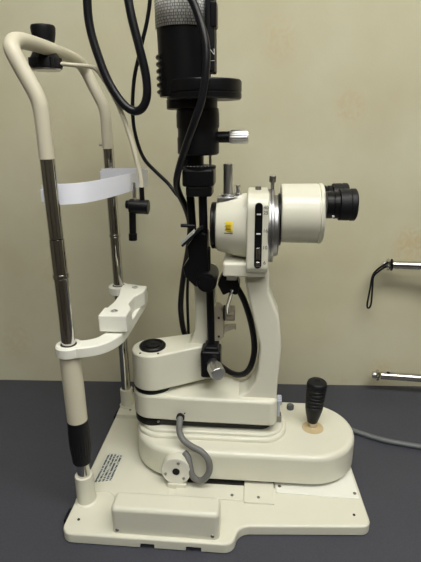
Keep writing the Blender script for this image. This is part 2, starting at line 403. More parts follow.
# joystick
b = new(); cyl(b, (0.344, 0.124, 0.0725), (0.344, 0.124, 0.0755), 0.0175, n=40); obj('joystick_disc', b, TAN, S)
b = new(); cyl(b, (0.344, 0.127, 0.074), (0.344, 0.126, 0.086), 0.006); obj('joystick_collar', b, SATIN, S)
prof = [(0.0062, 0), (0.0085, 0.002), (0.0125, 0.020), (0.0142, 0.030)]
z = 0.034
for k in range(6): prof += [(0.0146+0.0003*k, z), (0.0149+0.0003*k, z+0.0045), (0.0141+0.0003*k, z+0.0052), (0.0141+0.0003*k, z+0.0062)]; z += 0.0072
prof += [(0.0166, z+0.001), (0.0166, z+0.006), (0.0155, z+0.0105), (0.013, z+0.013), (0.005, z+0.0135), (0.0042, z+0.012)]
b = new(); lathe(b, prof, (0.343, 0.127, 0.083), (0.045, 0.0, 1), 40)
for v in b.verts: v.co.z = 0.083+(v.co.z-0.083)*0.85; v.co.x = 0.345+(v.co.x-0.345)*0.97
js = obj('joystick', b, RUBBER, S)
# axle cap on the stage front
b = new(); cyl(b, (0.1305, 0.062, 0.0475), (0.1305, 0.036, 0.0475), 0.0228, n=48, ch=0.06); ax = obj('axle_cap', b, IVORY, S)
b = new(); lathe(b, [(0.0222, 0), (0.0222, 0.0012), (0.0215, 0.0016), (0.0065, 0.0016), (0.006, 0.0005)], (0.1305, 0.036, 0.0475), (0, -1, 0), 48); obj('cap_face', b, mat('cap_face_white', (0.78, 0.77, 0.72), 0.25, 0.3), ax)
b = new(); cyl(b, (0.1305, 0.0362, 0.0475), (0.1305, 0.0338, 0.0475), 0.0055); obj('axle_hole', b, BLACK, ax)
for a in (75, 195, 315): screw((0.1305+0.0165*math.cos(math.radians(a)), 0.0345, 0.0475+0.0165*math.sin(math.radians(a))), (0, -1, 0), 0.0024, ax)
b = new(); rbox(b, 0.116, 0.146, 0.033, 0.047, PT, 0.026, 0.002); obj('axle_bracket', b, IVORY, S)

# microscope arm ---------------------------------------------------------------
ao = [Vector((0.0825 + 0.0325*math.cos(t), 0.122 + 0.0325*math.sin(t))) for t in [PI*0.5 + PI*k/20 for k in range(21)]]
ao = roundpoly([(0.283, 0.080, 0.012), (0.283, 0.160, 0.012)], 8) if False else ao
ao += [Vector((0.0825+0.03, 0.0885)), Vector((0.140, 0.086))] + roundpoly([(0.14, 0.0855, 0), (0.283, 0.085, 0.013), (0.283, 0.160, 0.013), (0.14, 0.160, 0)], 8)[1:-1] + [Vector((0.140, 0.160)), Vector((0.1125, 0.157))]
b = new(); slab(b, ao, 0.1005, 0.1445, 0.006, 0.0035, 6); arm = obj('microscope_arm', b, IVORY, S)
# column: kinked in side view
b = new(); side_slab(b, [(0.218, 0.136, 0.002), (0.2815, 0.136, 0.002), (0.2825, 0.165, 0.02), (0.286, 0.232, 0.02), (0.281, 0.280, 0.03), (0.2655, 0.318, 0.012), (0.264, 0.352, 0.002),
                         (0.230, 0.352, 0.002), (0.230, 0.335, 0.004), (0.243, 0.276, 0.02), (0.2535, 0.232, 0.03), (0.252, 0.192, 0.03), (0.2465, 0.168, 0.02), (0.236, 0.152, 0.02), (0.222, 0.1448, 0.02)], 0.096, 0.146, 0.0045, n=6)
obj('column', b, IVORY, S)
b = new(); knurl(b, (0.283, 0.118, 0.128), (0.291, 0.118, 0.128), 0.008, 10); obj('arm_lock_knob', b, BLUEGREY, S)
b = new(); rbox(b, 0.2835, 0.2885, 0.110, 0.118, 0.102, 0.130, 0.0015); obj('arm_lock_lever', b, BLUEGREY, S)
b = new(); cyl(b, (0.132, 0.0845, 0.112), (0.132, 0.079, 0.112), 0.0065); obj('cable_socket', b, BLACK, S)
screw((0.139, 0.0825, 0.1195), (0, -1, 0), 0.0012, S, 'pin', DARK)
b = new(); tube(b, [(0.132, 0.080, 0.112), (0.1325, 0.068, 0.108), (0.134, 0.061, 0.098), (0.141, 0.054, 0.090), (0.155, 0.046, 0.086), (0.170, 0.040, 0.082), (0.1805, 0.036, 0.070), (0.1815, 0.034, 0.053),
                    (0.174, 0.034, 0.038), (0.164, 0.036, 0.033), (0.1555, 0.037, 0.040), (0.1515, 0.040, 0.054), (0.1480, 0.046, 0.066), (0.142, 0.052, 0.070)], 0.0049, 16)
obj('grey_hose', b, GREYHOSE, S)

# illumination arm ---------------------------------------------------------------
b = new(); cyl(b, (0.0825, 0.122, 0.143), (0.0825, 0.122, 0.154), 0.0312); obj('pivot_ring', b, BLACK, S)
il = [Vector((0.084 + 0.0325*math.cos(t), 0.120 + 0.0325*math.sin(t))) for t in [PI*0.62 + PI*1.05*k/24 for k in range(25)]]
il += [Vector((0.160, 0.126)), Vector((0.190, 0.140)), Vector((0.190, 0.180)), Vector((0.150, 0.180))]
b = new(); slab(b, il, 0.1525, 0.2140, 0.0035, 0.003, 5); obj('illumination_arm', b, IVORY, S)
b = new(); side_slab(b, [(0.118, 0.207, 0.002), (0.1845, 0.205, 0.002), (0.1845, 0.338, 0.006), (0.151, 0.338, 0.006), (0.1515, 0.240, 0.03), (0.145, 0.2155, 0.016)], 0.136, 0.176, 0.003, n=8)
obj('illumination_post', b, IVORY, S)
b = new(); lathe(b, [(0.021, 0), (0.021, 0.004), (0.0195, 0.0055), (0.016, 0.0055), (0.015, 0.0035), (0.0125, 0.0035), (0.012, 0.005), (0.004, 0.005), (0.003, 0.003)], (0.0845, 0.121, 0.2135), (0, 0, 1), 40)
dl = obj('pivot_dial', b, BLACK, S)
for a in range(0, 360, 30):
    pass
for p in ((0.070, 0.0965), (0.098, 0.0975)): screw((p[0], p[1], 0.2137), (0, 0, 1), 0.0018, S, 'set_screw', DARK)

# slit unit: clamp, knob, rods -----------------------------------------------------
b = new(); rbox(b, 0.163, 0.194, 0.102, 0.137, 0.172, 0.217, 0.004); join_b = new(); rbox(join_b, 0.168, 0.190, 0.108, 0.137, 0.212, 0.222, 0.003); join(b, join_b); join_b.free()
obj('clamp_block', b, BLACK, S)
b = new(); cyl(b, (0.182, 0.104, 0.198), (0.185, 0.090, 0.1975), 0.0090); obj('knob_neck', b, SATIN, S)
b = new(); knurl(b, (0.185, 0.093, 0.1975), (0.1930, 0.073, 0.1955), 0.0118, 26, 0.05); obj('tilt_knob', b, SATIN, S)
b = new(); cyl(b, (0.178, 0.124, 0.215), (0.1765, 0.124, 0.34), 0.0058); obj('slit_rod', b, BLACK, S)
b = new(); cyl(b, (0.1745, 0.150, 0.331), (0.1745, 0.096, 0.331), 0.0146); cyl(b, (0.1745, 0.096, 0.331), (0.1745, 0.094, 0.331), 0.010)
obj('tilt_joint', b, BLACK, S)
b = new(); side_slab(b, [(0.1385, 0.350, 0.004), (0.142, 0.335, 0.004), (0.157, 0.320, 0.006), (0.172, 0.322, 0.004), (0.177, 0.345, 0.004), (0.1745, 0.400, 0.002), (0.162, 0.405, 0.004), (0.1455, 0.381, 0.004), (0.148, 0.364, 0.006)], 0.108, 0.146, 0.002)
obj('prism_housing', b, BLACK, S)
b = new(); cyl(b, (0.1700, 0.118, 0.335), (0.1685, 0.118, 0.460), 0.0062); obj('front_rail', b, BLACK, S)
b = new(); cyl(b, (0.152, 0.132, 0.385), (0.149, 0.132, 0.460), 0.0058); obj('rear_rail', b, BLACK, S)
b = new(); rbox(b, 0.168, 0.1785, 0.112, 0.128, 0.345, 0.378, 0.002); obj('rail_stop', b, BLACKM, S)
# tilted mirror
M0 = Matrix.Translation((0.1535, 0.106, 0.400)) @ Matrix.Rotation(math.radians(-43), 4, 'Y')
b = new(); slab(b, roundpoly([(-0.020, -0.010, 0.001), (0.020, -0.010, 0.001), (0.020, 0.012, 0.001), (-0.020, 0.012, 0.001)], 3), -0.0035, 0.0, 0.0004, 0.0004, 2, M0)
mh = obj('mirror_holder', b, BLACKM, S)
M1 = M0 @ Matrix.Translation((0, 0, 0.0018))
b = new(); slab(b, roundpoly([(-0.019, -0.009, 0.001), (0.006, -0.009, 0.001), (0.006, 0.011, 0.001), (-0.019, 0.011, 0.001)], 3), -0.002, 0.0012, 0.0002, 0.0002, 2, M1)
obj('mirror_glass', b, MIRROR, mh)
b = new(); cyl(b, (0.137, 0.112, 0.412), (0.156, 0.118, 0.410), 0.0026); obj('mirror_lever', b, BLACK, S)
# bracket with knob and lever right of the rod
b = new(); side_slab(b, [(0.182, 0.218, 0.002), (0.1975, 0.228, 0.004), (0.1965, 0.270, 0.006), (0.190, 0.281, 0.006), (0.182, 0.279, 0.002)], 0.132, 0.154, 0.0015); br = obj('bracket', b, GREYBEIGE, S)
for z in (0.262, 0.230): screw((0.1895, 0.1318, z), (0, -1, 0), 0.0019, br, m=DARK)
b = new(); cyl(b, (0.196, 0.143, 0.266), (0.199, 0.143, 0.266), 0.0125); obj('bracket_washer', b, DARK, S)
b = new(); knurl(b, (0.199, 0.143, 0.266), (0.2145, 0.143, 0.266), 0.0125, 18, 0.06); obj('bracket_knob', b, GREYBEIGE, S)
b = new(); side_slab(b, [(0.196, 0.233, 0.001), (0.214, 0.241, 0.001), (0.2165, 0.238, 0.001), (0.2165, 0.247, 0.002), (0.199, 0.246, 0.002)], 0.138, 0.146, 0.0008); obj('bracket_lever', b, GREYBEIGE, S)

# illumination tower ---------------------------------------------------------------
b = new(); rbox(b, 0.1425, 0.186, 0.098, 0.142, 0.468, 0.4925, 0.005); j = new(); rbox(j, 0.1465, 0.183, 0.101, 0.140, 0.454, 0.470, 0.005); join(b, j); j.free()
j = new(); lathe(j, [(0.0215, 0), (0.0232, 0.001), (0.0232, 0.004), (0.0215, 0.005)], (0.1645, 0.120, 0.4905), (0, 0, 1), 40); join(b, j); j.free()
obj('slit_housing', b, BLACK, S)
b = new(); n_ = 0
for k in range(7):
    a = math.radians(-128 + k*13); rbox(b, 0.1645+0.0222*math.cos(a)-0.0006, 0.1645+0.0222*math.cos(a)+0.0006, 0.12+0.0222*math.sin(a)-0.0004, 0.12+0.0222*math.sin(a)+0.0004, 0.4945, 0.4960, 0.0003)
obj('scale_marks', b, WHITEINK, S)
b = new(); cyl(b, (0.155, 0.122, 0.488), (0.155, 0.122, 0.515), 0.0155); obj('tower_neck', b, BLACK, S)
b = new(); cyl(b, (0.1805, 0.112, 0.488), (0.1805, 0.112, 0.515), 0.0018); obj('guide_pin', b, SCREW, S)
b = new(); lathe(b, [(0.026, 0), (0.0285, 0.002), (0.0285, 0.022), (0.0275, 0.024), (0.0275, 0.034), (0.0290, 0.036), (0.0290, 0.052), (0.028, 0.060)], (0.1635, 0.120, 0.5095), (0, 0, 1), 40)
obj('filter_housing', b, BLACK, S)
b = new(); cyl(b, (0.190, 0.120, 0.5325), (0.2065, 0.120, 0.5325), 0.0074); obj('knob_shaft', b, BLACK, S)
b = new(); knurl(b, (0.206, 0.120, 0.5325), (0.2315, 0.120, 0.5325), 0.0090, 20, 0.06); obj('slit_width_knob', b, SATIN, S)
b = new(); lathe(b, [(0.032, 0), (0.034, 0.001), (0.034, 0.012)], (0.156, 0.120, 0.568), (0, 0, 1), 40); obj('tower_collar', b, BLACK, S)
b = new(); lathe(b, [(0.0475, 0), (0.0495, 0.002), (0.0495, 0.0075), (0.0488, 0.008), (0.0488, 0.0095), (0.0495, 0.010), (0.0495, 0.0215), (0.048, 0.024), (0.036, 0.024)], (0.1725, 0.120, 0.5795), (0, 0, 1), 56)
obj('aperture_disc', b, BLACK, S)
prof = [(0.034, 0.0)]
z = 0.006
prof += [(0.0345, 0.002)]
z = 0.046
prof += [(0.0338, z+0.004), (0.0342, 0.092), (0.0345, 0.150), (0.031, 0.164), (0.020, 0.172), (0.006, 0.174)]
b = new(); lathe(b, prof, (0.1475, 0.121, 0.584), (-0.01, 0, 1), 48); lamp = obj('lamp_housing', b, BLACK, S)
for k in range(6):
    b = new(); arc = [(0.1475+0.0352*math.cos(math.radians(t)), 0.121+0.0352*math.sin(math.radians(t)), 0.590+k*0.0083) for t in range(140, 221, 8)]
    tube(b, arc, 0.0026, 8, 2); obj('cooling_rib', b, BLACK, lamp)
# wrapped label
bm = new(); uv = bm.loops.layers.uv.new('UVMap'); N = 40; rows = []
for k in range(N+1):
    a = math.radians(-178 + 170*k/N); rows.append([bm.verts.new((0.1467+0.0349*math.cos(a), 0.121+0.0349*math.sin(a), zz)) for zz in (0.664, 0.722)])
for k in range(N):
    f = bm.faces.new((rows[k][0], rows[k+1][0], rows[k+1][1], rows[k][1]))
    for l, c in zip(f.loops, ((k/N, 0), ((k+1)/N, 0), ((k+1)/N, 1), (k/N, 1))): l[uv].uv = c
lm = mat('lamp_label_print', (0.5, 0.5, 0.49), 0.4, 0.0); nt = lm.node_tree; L = nt.links
tc = nt.nodes.new('ShaderNodeTexCoord'); mp = nt.nodes.new('ShaderNodeMapping'); mp.inputs['Scale'].default_value = (19, 14, 1); L.new(tc.outputs['UV'], mp.inputs[0])
bk = nt.nodes.new('ShaderNodeTexBrick'); bk.inputs['Scale'].default_value = 1.0; bk.inputs['Mortar Size'].default_value = 0.09; bk.inputs['Brick Width'].default_value = 0.9; bk.inputs['Row Height'].default_value = 0.8
bk.inputs['Color1'].default_value = (0.88, 0.88, 0.86, 1); bk.inputs['Color2'].default_value = (0.70, 0.70, 0.68, 1); bk.inputs['Mortar'].default_value = (0.22, 0.22, 0.22, 1); bk.offset = 0.37; bk.squash = 0.6; bk.squash_frequency = 3
L.new(mp.outputs[0], bk.inputs[0]); L.new(bk.outputs[0], nt.nodes['Principled BSDF'].inputs['Base Color'])
o = obj('lamp_label', bm, lm, lamp); sol = o.modifiers.new('s', 'SOLIDIFY'); sol.thickness = 0.0006; sol.offset = 1
o['label'] = 'silver grey label printed with a dense dark grid'
b = new(); rbox(b, 0.1775, 0.1885, 0.095, 0.135, 0.612, 0.735, 0.003); side = obj('switch_strip', b, BLACKM, lamp)
b = new(); rbox(b, 0.183, 0.1915, 0.094, 0.116, 0.662, 0.690, 0.002); obj('clip', b, BLACK, lamp)
def text(s, size, loc, rot, m, parent, name='lettering', depth=0.00015):
    cu = bpy.data.curves.new(name, 'FONT'); cu.body = s; cu.size = size; cu.extrude = depth; cu.align_x = 'CENTER'; cu.align_y = 'CENTER'
    o = bpy.data.objects.new('t', cu); COL.objects.link(o); dg = bpy.context.evaluated_depsgraph_get()
    me = bpy.data.meshes.new_from_object(o.evaluated_get(dg)); bpy.data.objects.remove(o); me.name = name
    me.materials.clear(); me.materials.append(m)
    t = bpy.data.objects.new(name, me); COL.objects.link(t); t.parent = parent; t.location = Vector(loc)-wpos(parent); t.rotation_euler = rot
    return t
text('N', 0.010, (0.1855, 0.0948, 0.634), (PI/2, 0, 0), WHITEINK, lamp)
text('—', 0.007, (0.1855, 0.0948, 0.6245), (PI/2, 0, 0), WHITEINK, lamp)

# microscope -----------------------------------------------------------------------
ZA = 0.411; Y0 = 0.12
def lx(prof, z=ZA, y=Y0, n=56, sx=1, sy=1):           # lathe about an X axis, prof = (radius, x)
    b = new(); a = []
    for r, x in prof: a.append([b.verts.new((x, y + r*sy*math.cos(t*2*PI/n), z + r*math.sin(t*2*PI/n))) for t in range(n)])
    for p, q in zip(a, a[1:]):
        for i in range(n): b.faces.new((p[i], p[(i+1) % n], q[(i+1) % n], q[i]))
    b.faces.new(a[0]); b.faces.new(list(reversed(a[-1]))); return b
hd = obj('objective_barrel', lx([(0.0335, 0.188), (0.0362, 0.1895), (0.0375, 0.194), (0.0455, 0.226), (0.046, 0.232)]), IVORY, S)
obj('objective_ring', lx([(0.029, 0.1815), (0.0318, 0.1808), (0.0335, 0.182), (0.0335, 0.185), (0.0325, 0.1855), (0.0335, 0.186), (0.0335, 0.1885)]), BLACK, S)
obj('objective_lens', lx([(0.012, 0.1795), (0.022, 0.1802), (0.0292, 0.182)]), LENS, S)
b = new(); slab(b, roundpoly([(0.0695, 0.353, 0.012), (0.166, 0.353, 0.012), (0.166, 0.4620, 0.022), (0.0695, 0.4620, 0.022)], 8), 0.2315, 0.2615, 0.003, 0.003, 5, Matrix(((0, 0, 1, 0), (1, 0, 0, 0), (0, 1, 0, 0), (0, 0, 0, 1))))
dh = obj('drum_housing', b, IVORY, S)
b = new(); rbox(b, 0.199, 0.2615, 0.078, 0.160, 0.3470, 0.3670, 0.004); obj('mount_block', b, IVORY, S)
def capsule_side(bm, x0, x1, z0, z1, yf, yb):
    r = (x1-x0)/2-1e-4; return side_slab(bm, [(x0, z0, r), (x1, z0, r), (x1, z1, r), (x0, z1, r)], yf, yb, 0.0004, 2)
b = new(); capsule_side(b, 0.2425, 0.2525, 0.3625, 0.4515, 0.0687, 0.0735); sl = obj('drum_slot', b, BLACK, S)
b = new(); cyl(b, (0.2445, 0.115, 0.411), (0.2505, 0.115, 0.411), 0.0435, n=60); dw = obj('magnification_wheel', b, RUBBER, S)
b = new(); rbox(b, 0.2447, 0.2505, 0.0667, 0.0700, 0.3655, 0.3725, 0.0008); j = new(); rbox(j, 0.2449, 0.2503, 0.0667, 0.0700, 0.3755, 0.392, 0.0008); join(b, j); j.free()
obj('slot_plate', b, CHROME, S)
for z in (0.410, 0.436):
    b = new(); rbox(b, 0.2448, 0.2503, 0.0663, 0.0690, z, z+0.0016, 0.0003); obj('index_mark', b, WHITEINK, S)
for s_, z in (('40', 0.4455), ('25', 0.4385), ('16', 0.4145), ('10', 0.3915), ('6', 0.3705)):
    text(s_, 0.0066, (0.2566, 0.0693, z), (PI/2, 0, 0), INK, S, 'numeral')
obj('chrome_ring', lx([(0.0505, 0.2600), (0.052, 0.2605), (0.052, 0.2640), (0.0508, 0.2645), (0.0520, 0.2650), (0.052, 0.2680), (0.0505, 0.2690), (0.0425, 0.2692)]), RINGMETAL, S)
obj('adapter_ring', lx([(0.042, 0.2685), (0.0432, 0.2690), (0.0432, 0.2735), (0.0415, 0.2755), (0.035, 0.2757)]), RINGMETAL, S)
obj('gap_ring', lx([(0.0365, 0.2750), (0.0365, 0.2790)], 0.420), BLACK, S)
obj('binocular_body', lx([(0.037, 0.2778), (0.0398, 0.2783), (0.0408, 0.2800), (0.0413, 0.3275), (0.0400, 0.3285), (0.0400, 0.3293), (0.0416, 0.3300), (0.0418, 0.3335), (0.0405, 0.3352), (0.037, 0.3356)], 0.4290, sy=1.08), IVORY, S)
for y in (0.089, 0.149):
    tb = obj('eyepiece', lx([(0.0172, 0.3355), (0.0178, 0.3365), (0.0178, 0.3435), (0.0168, 0.3443), (0.0168, 0.3455), (0.0180, 0.3461), (0.0180, 0.3555), (0.016, 0.3557)], 0.4462, y, 40), BLACK, S)
    obj('eyecup', lx([(0.0188, 0.3520), (0.0206, 0.3530), (0.0209, 0.3645), (0.0203, 0.3660), (0.0213, 0.3675), (0.0210, 0.3730), (0.0190, 0.3747), (0.0150, 0.3740), (0.0140, 0.3655)], 0.4466, y, 40), RUBBER, tb)
    obj('eye_lens', lx([(0.0138, 0.3653), (0.0120, 0.3677), (0.005, 0.3690)], 0.4466, y, 32), LENS, tb)
b = new(); rbox(b, 0.3420, 0.3450, 0.0705, 0.0718, 0.4330, 0.4355, 0.0003); obj('white_dot', b, WHITEINK, S)
# top fittings
b = new(); slab(b, roundpoly([(0.190, 0.105, 0.002), (0.2305, 0.105, 0.002), (0.2305, 0.135, 0.002), (0.190, 0.135, 0.002)], 4), 0.4465, 0.4530, 0.001, 0.001, 2); tp = obj('accessory_plate', b, SATIN, S)
b = new(); cyl(b, (0.2045, 0.12, 0.4525), (0.2045, 0.12, 0.4560), 0.0095); cyl(b, (0.2045, 0.12, 0.455), (0.2045, 0.12, 0.4975), 0.0067); obj('guide_post', b, SATIN, S)
b = new(); cyl(b, (0.2185, 0.118, 0.4525), (0.2185, 0.118, 0.4575), 0.0055); cyl(b, (0.2185, 0.118, 0.456), (0.2185, 0.118, 0.468), 0.0032); obj('guide_pin', b, SATIN, S)
b = new(); cyl(b, (0.2465, 0.12, 0.462), (0.2465, 0.12, 0.4665), 0.0042); obj('top_screw', b, SCREW, S)
b = new(); cyl(b, (0.266, 0.12, 0.462), (0.266, 0.12, 0.473), 0.0025); j = new(); knurl(j, (0.266, 0.12, 0.472), (0.266, 0.12, 0.481), 0.0047, 12, 0.1); join(b, j); j.free(); obj('thumb_screw', b, SCREW, S)
# yellow sticker wrapped on the barrel
def barrel_patch(x0, x1, a0, a1, lift, nx=4, na=6):
    bm = new(); g = []
    for i in range(nx+1):
        x = x0+(x1-x0)*i/nx; r = 0.0375+(x-0.196)*(0.008/0.030)+lift
        g.append([bm.verts.new((x, Y0 - r*math.cos(math.radians(a0+(a1-a0)*k/na)), ZA + r*math.sin(math.radians(a0+(a1-a0)*k/na)))) for k in range(na+1)])
    for i in range(nx):
        for k in range(na): bm.faces.new((g[i][k], g[i+1][k], g[i+1][k+1], g[i][k+1]))
    return bm
for nm, a, m in (('warning_sticker', (0.2005, 0.2130, -1.5, 19, 0.0002), YELLOW), ('sticker_mark', (0.2035, 0.2105, 4, 13, 0.0007), YELLOWD), ('sticker_line', (0.2005, 0.2130, -4.5, -2.6, 0.0002), INK)):
    o = obj(nm, barrel_patch(*a), m, hd); sd = o.modifiers.new('s', 'SOLIDIFY'); sd.thickness = 0.0003; sd.offset = 0
# under the mount block
b = new(); rbox(b, 0.203, 0.229, 0.098, 0.130, 0.341, 0.3495, 0.001); obj('slide_plate', b, BLACKM, S)
b = new(); rbox(b, 0.2035, 0.218, 0.100, 0.126, 0.3345, 0.3415, 0.001); obj('white_spacer', b, IVORY_PALE, S)
b = new(); side_slab(b, [(0.190, 0.326, 0.003), (0.198, 0.309, 0.003), (0.207, 0.314, 0.003), (0.219, 0.309, 0.004), (0.2225, 0.325, 0.003), (0.219, 0.3355, 0.002), (0.205, 0.3355, 0.002), (0.2005, 0.349, 0.003)], 0.104, 0.134, 0.002)
obj('joint_block', b, BLACK, S)
b = new(); tube(b, [(0.2115, 0.105, 0.320), (0.2085, 0.110, 0.306), (0.2045, 0.118, 0.288), (0.2035, 0.124, 0.275)], 0.0030, 12); obj('release_lever', b, CHROME, S)

# lamp cable: in front of the tower, behind the arms, back up to the joint block
b = new(); tube(b, [(0.158, 0.100, 0.765), (0.150, 0.080, 0.725), (0.158, 0.075, 0.700), (0.171, 0.072, 0.672), (0.1805, 0.066, 0.640), (0.181, 0.062, 0.612), (0.176, 0.061, 0.580), (0.166, 0.064, 0.553),
                    (0.153, 0.078, 0.525), (0.142, 0.091, 0.499), (0.1345, 0.104, 0.476), (0.1345, 0.118, 0.458), (0.140, 0.140, 0.435), (0.144, 0.156, 0.410), (0.142, 0.170, 0.385), (0.135, 0.186, 0.350),
                    (0.127, 0.195, 0.315), (0.121, 0.197, 0.275), (0.119, 0.200, 0.240), (0.125, 0.205, 0.195), (0.148, 0.205, 0.168), (0.180, 0.185, 0.156), (0.208, 0.155, 0.1530), (0.227, 0.135, 0.162), (0.240, 0.128, 0.180),
                    (0.246, 0.128, 0.212), (0.241, 0.128, 0.252), (0.230, 0.128, 0.290), (0.218, 0.126, 0.314), (0.210, 0.124, 0.322)], 0.0048, 14)
obj('lamp_cable', b, CABLE, S)

# head rest ------------------------------------------------------------------------
# front post
post = obj('post', (lambda b: (cyl(b, (0, 0, 0.05), (0, 0, 0.366), 0.0090), b)[1])(new()), CHROME, S)
b = new(); cyl(b, (0, 0, 0.366), (0, 0, 0.3725), 0.0102); cyl(b, (0, 0, 0.3720), (0, 0, 0.4175), 0.0093, ch=0.1); j = new(); cyl(j, (0, 0, 0.4180), (0, 0, 0.5135), 0.0088, ch=0.1); join(b, j); j.free(); obj('upper_tube', b, CHROME, post)
b = new(); cyl(b, (0, 0, 0.157), (0, 0, 0.264), 0.0140, n=40, ch=0.06); obj('sleeve', b, IVORY_TUBE, post)
b = new(); lathe(b, [(0.0125, 0), (0.0135, 0.002), (0.0138, 0.012), (0.0146, 0.020), (0.0152, 0.030), (0.0152, 0.050), (0.0145, 0.062), (0.0146, 0.068), (0.0140, 0.0705)], (0, 0, 0.0870), (0, 0, 1), 48)
for v in b.verts:
    k = math.atan2(v.co.y, v.co.x)*24/PI
    if 0.1 < (v.co.z-0.087)/0.07 < 0.85 and int(math.floor(k+0.5)) % 2: v.co.x *= 0.955; v.co.y *= 0.955
pass; obj('height_grip', b, RUBBER, post)
b = new(); lathe(b, [(0.0165, 0), (0.0165, 0.001), (0.0138, 0.003), (0.0132, 0.046), (0.0125, 0.047), (0.0095, 0.047)], (0, 0, PT-0.0005), (0, 0, 1), 36); obj('post_socket', b, IVORY, post)
# rear post
post = obj('post', (lambda b: (cyl(b, (0, 0.24, 0.05), (0, 0.24, 0.415), 0.0090), b)[1])(new()), CHROME, S)
b = new(); cyl(b, (0, 0.24, 0.364), (0, 0.24, 0.3695), 0.0100); cyl(b, (0, 0.24, 0.37), (0, 0.24, 0.5135), 0.0091); obj('upper_tube', b, CHROME, post)
b = new(); lathe(b, [(0.0150, 0), (0.0150, 0.002), (0.0125, 0.003), (0.0122, 0.036), (0.0115, 0.037), (0.0095, 0.037)], (0, 0.24, 0.0255), (0, 0, 1), 36); obj('post_socket', b, IVORY, post)
b = new(); cyl(b, (-0.009, 0.236, 0.519), (-0.013, 0.234, 0.519), 0.0022); obj('frame_screw', b, SCREW, S)
# bent tube frame
half = [(0, 0, 0.5125), (0, 0, 0.540), (-0.0002, 0, 0.562), (-0.0022, 0, 0.577), (-0.0090, 0, 0.593), (-0.0170, 0, 0.609), (-0.0235, 0, 0.6235), (-0.0270, 0.003, 0.6315), (-0.0285, 0.013, 0.6385), (-0.0295, 0.030, 0.6420), (-0.0300, 0.06, 0.6440), (-0.0305, 0.12, 0.6450)]
b = new(); tube(b, half + [(x, 0.24-y, z) for x, y, z in reversed(half[:-1])], 0.0090, 20, 6); obj('headrest_frame', b, IVORY_TUBE, S)
kx = -0.0345
b = new(); lathe(b, [(0.0120, 0), (0.0135, 0.002), (0.0155, 0.012), (0.0160, 0.018), (0.0150, 0.0205), (0.006, 0.0215)], (kx-0.004, 0.12, 0.6530), (0, 0, 1), 32); kn = obj('clamp_knob', b, RUBBER, S)
b = new(); lathe(b, [(0.0195, 0), (0.0205, 0.001), (0.0205, 0.011), (0.0185, 0.0145), (0.0150, 0.020)], (kx-0.0045, 0.118, 0.6215), (0, 0, 1), 32)
for a_ in range(8):
    j = new(); cyl(j, (kx-0.0045+0.0200*math.cos(a_*PI/4), 0.118+0.0200*math.sin(a_*PI/4), 0.622), (kx-0.0045+0.0200*math.cos(a_*PI/4), 0.118+0.0200*math.sin(a_*PI/4), 0.634), 0.0028, n=12); join(b, j); j.free()
cb = obj('frame_clamp', b, RUBBER, S)
b = new(); cyl(b, (kx-0.0045, 0.118, 0.6190), (kx-0.0045, 0.118, 0.6220), 0.0190); obj('clamp_base', b, SATIN, cb)
b = new(); tube(b, [(-0.030, 0.118, 0.6285), (-0.008, 0.118, 0.6262), (0.018, 0.118, 0.6235), (0.029, 0.118, 0.6200), (0.040, 0.118, 0.6050), (0.055, 0.118, 0.5770), (0.067, 0.118, 0.5430), (0.0755, 0.118, 0.5080), (0.0815, 0.118, 0.475), (0.0815, 0.118, 0.4640)], 0.0026, 12, r_end=0.0034)
fa = obj('fixation_arm', b, IVORY_TUBE, S)
b = new(); cyl(b, (0.0705, 0.118, 0.450), (0.0705, 0.118, 0.472), 0.0028); obj('hanger_pin', b, SATIN, fa)
b = new(); cyl(b, (0.0815, 0.118, 0.444), (0.0815, 0.118, 0.4655), 0.0036); obj('hanger_knob', b, BLACK, fa)
b = new(); cyl(b, (0.0625, 0.118, 0.4385), (0.0905, 0.118, 0.4370), 0.0104); cyl(b, (0.0575, 0.118, 0.4408), (0.064, 0.118, 0.4405), 0.006); fl = obj('fixation_lamp', b, BLACK, S)
b = new(); cyl(b, (0.0665, 0.118, 0.440), (0.0645, 0.118, 0.390), 0.0050); cyl(b, (0.0648, 0.118, 0.3985), (0.0645, 0.118, 0.3880), 0.0062); obj('lamp_stem', b, BLACK, fl)
# forehead band: a strap bent round between the posts
path = smooth_path([(-0.016, 0.0125, 0), (0.004, 0.0135, 0), (0.0286, 0.0235, 0), (0.044, 0.052, 0), (0.0545, 0.088, 0), (0.063, 0.130, 0), (0.0715, 0.178, 0), (0.0715, 0.202, 0), (0.060, 0.216, 0), (0.038, 0.2235, 0), (0.010, 0.2265, 0), (-0.010, 0.2275, 0)], 8)
b = new(); R_ = []
for i, p in enumerate(path):
    t = (path[min(i+1, len(path)-1)]-path[max(i-1, 0)]).normalized(); n = Vector((t.y, -t.x, 0))*0.0011; dz = 0.002*math.sin(i/len(path)*PI)
    R_.append([b.verts.new(p+s*n+Vector((0, 0, zz+dz))) for s, zz in ((1, 0.4565), (1, 0.4815), (-1, 0.4815), (-1, 0.4565))])
for a_, b_ in zip(R_, R_[1:]):
    for i in range(4): b.faces.new((a_[i], a_[(i+1) % 4], b_[(i+1) % 4], b_[i]))
b.faces.new(R_[0]); b.faces.new(list(reversed(R_[-1])))
fb = obj('forehead_band', b, WHITEBAND, S); fb['label'] = 'white curved forehead band'
for y0, y1 in ((0.0, 0.013), (0.227, 0.24)):
    b = new(); rbox(b, -0.014, -0.006, y0, y1, 0.462, 0.478, 0.002); obj('band_clip', b, WHITEBAND, fb)
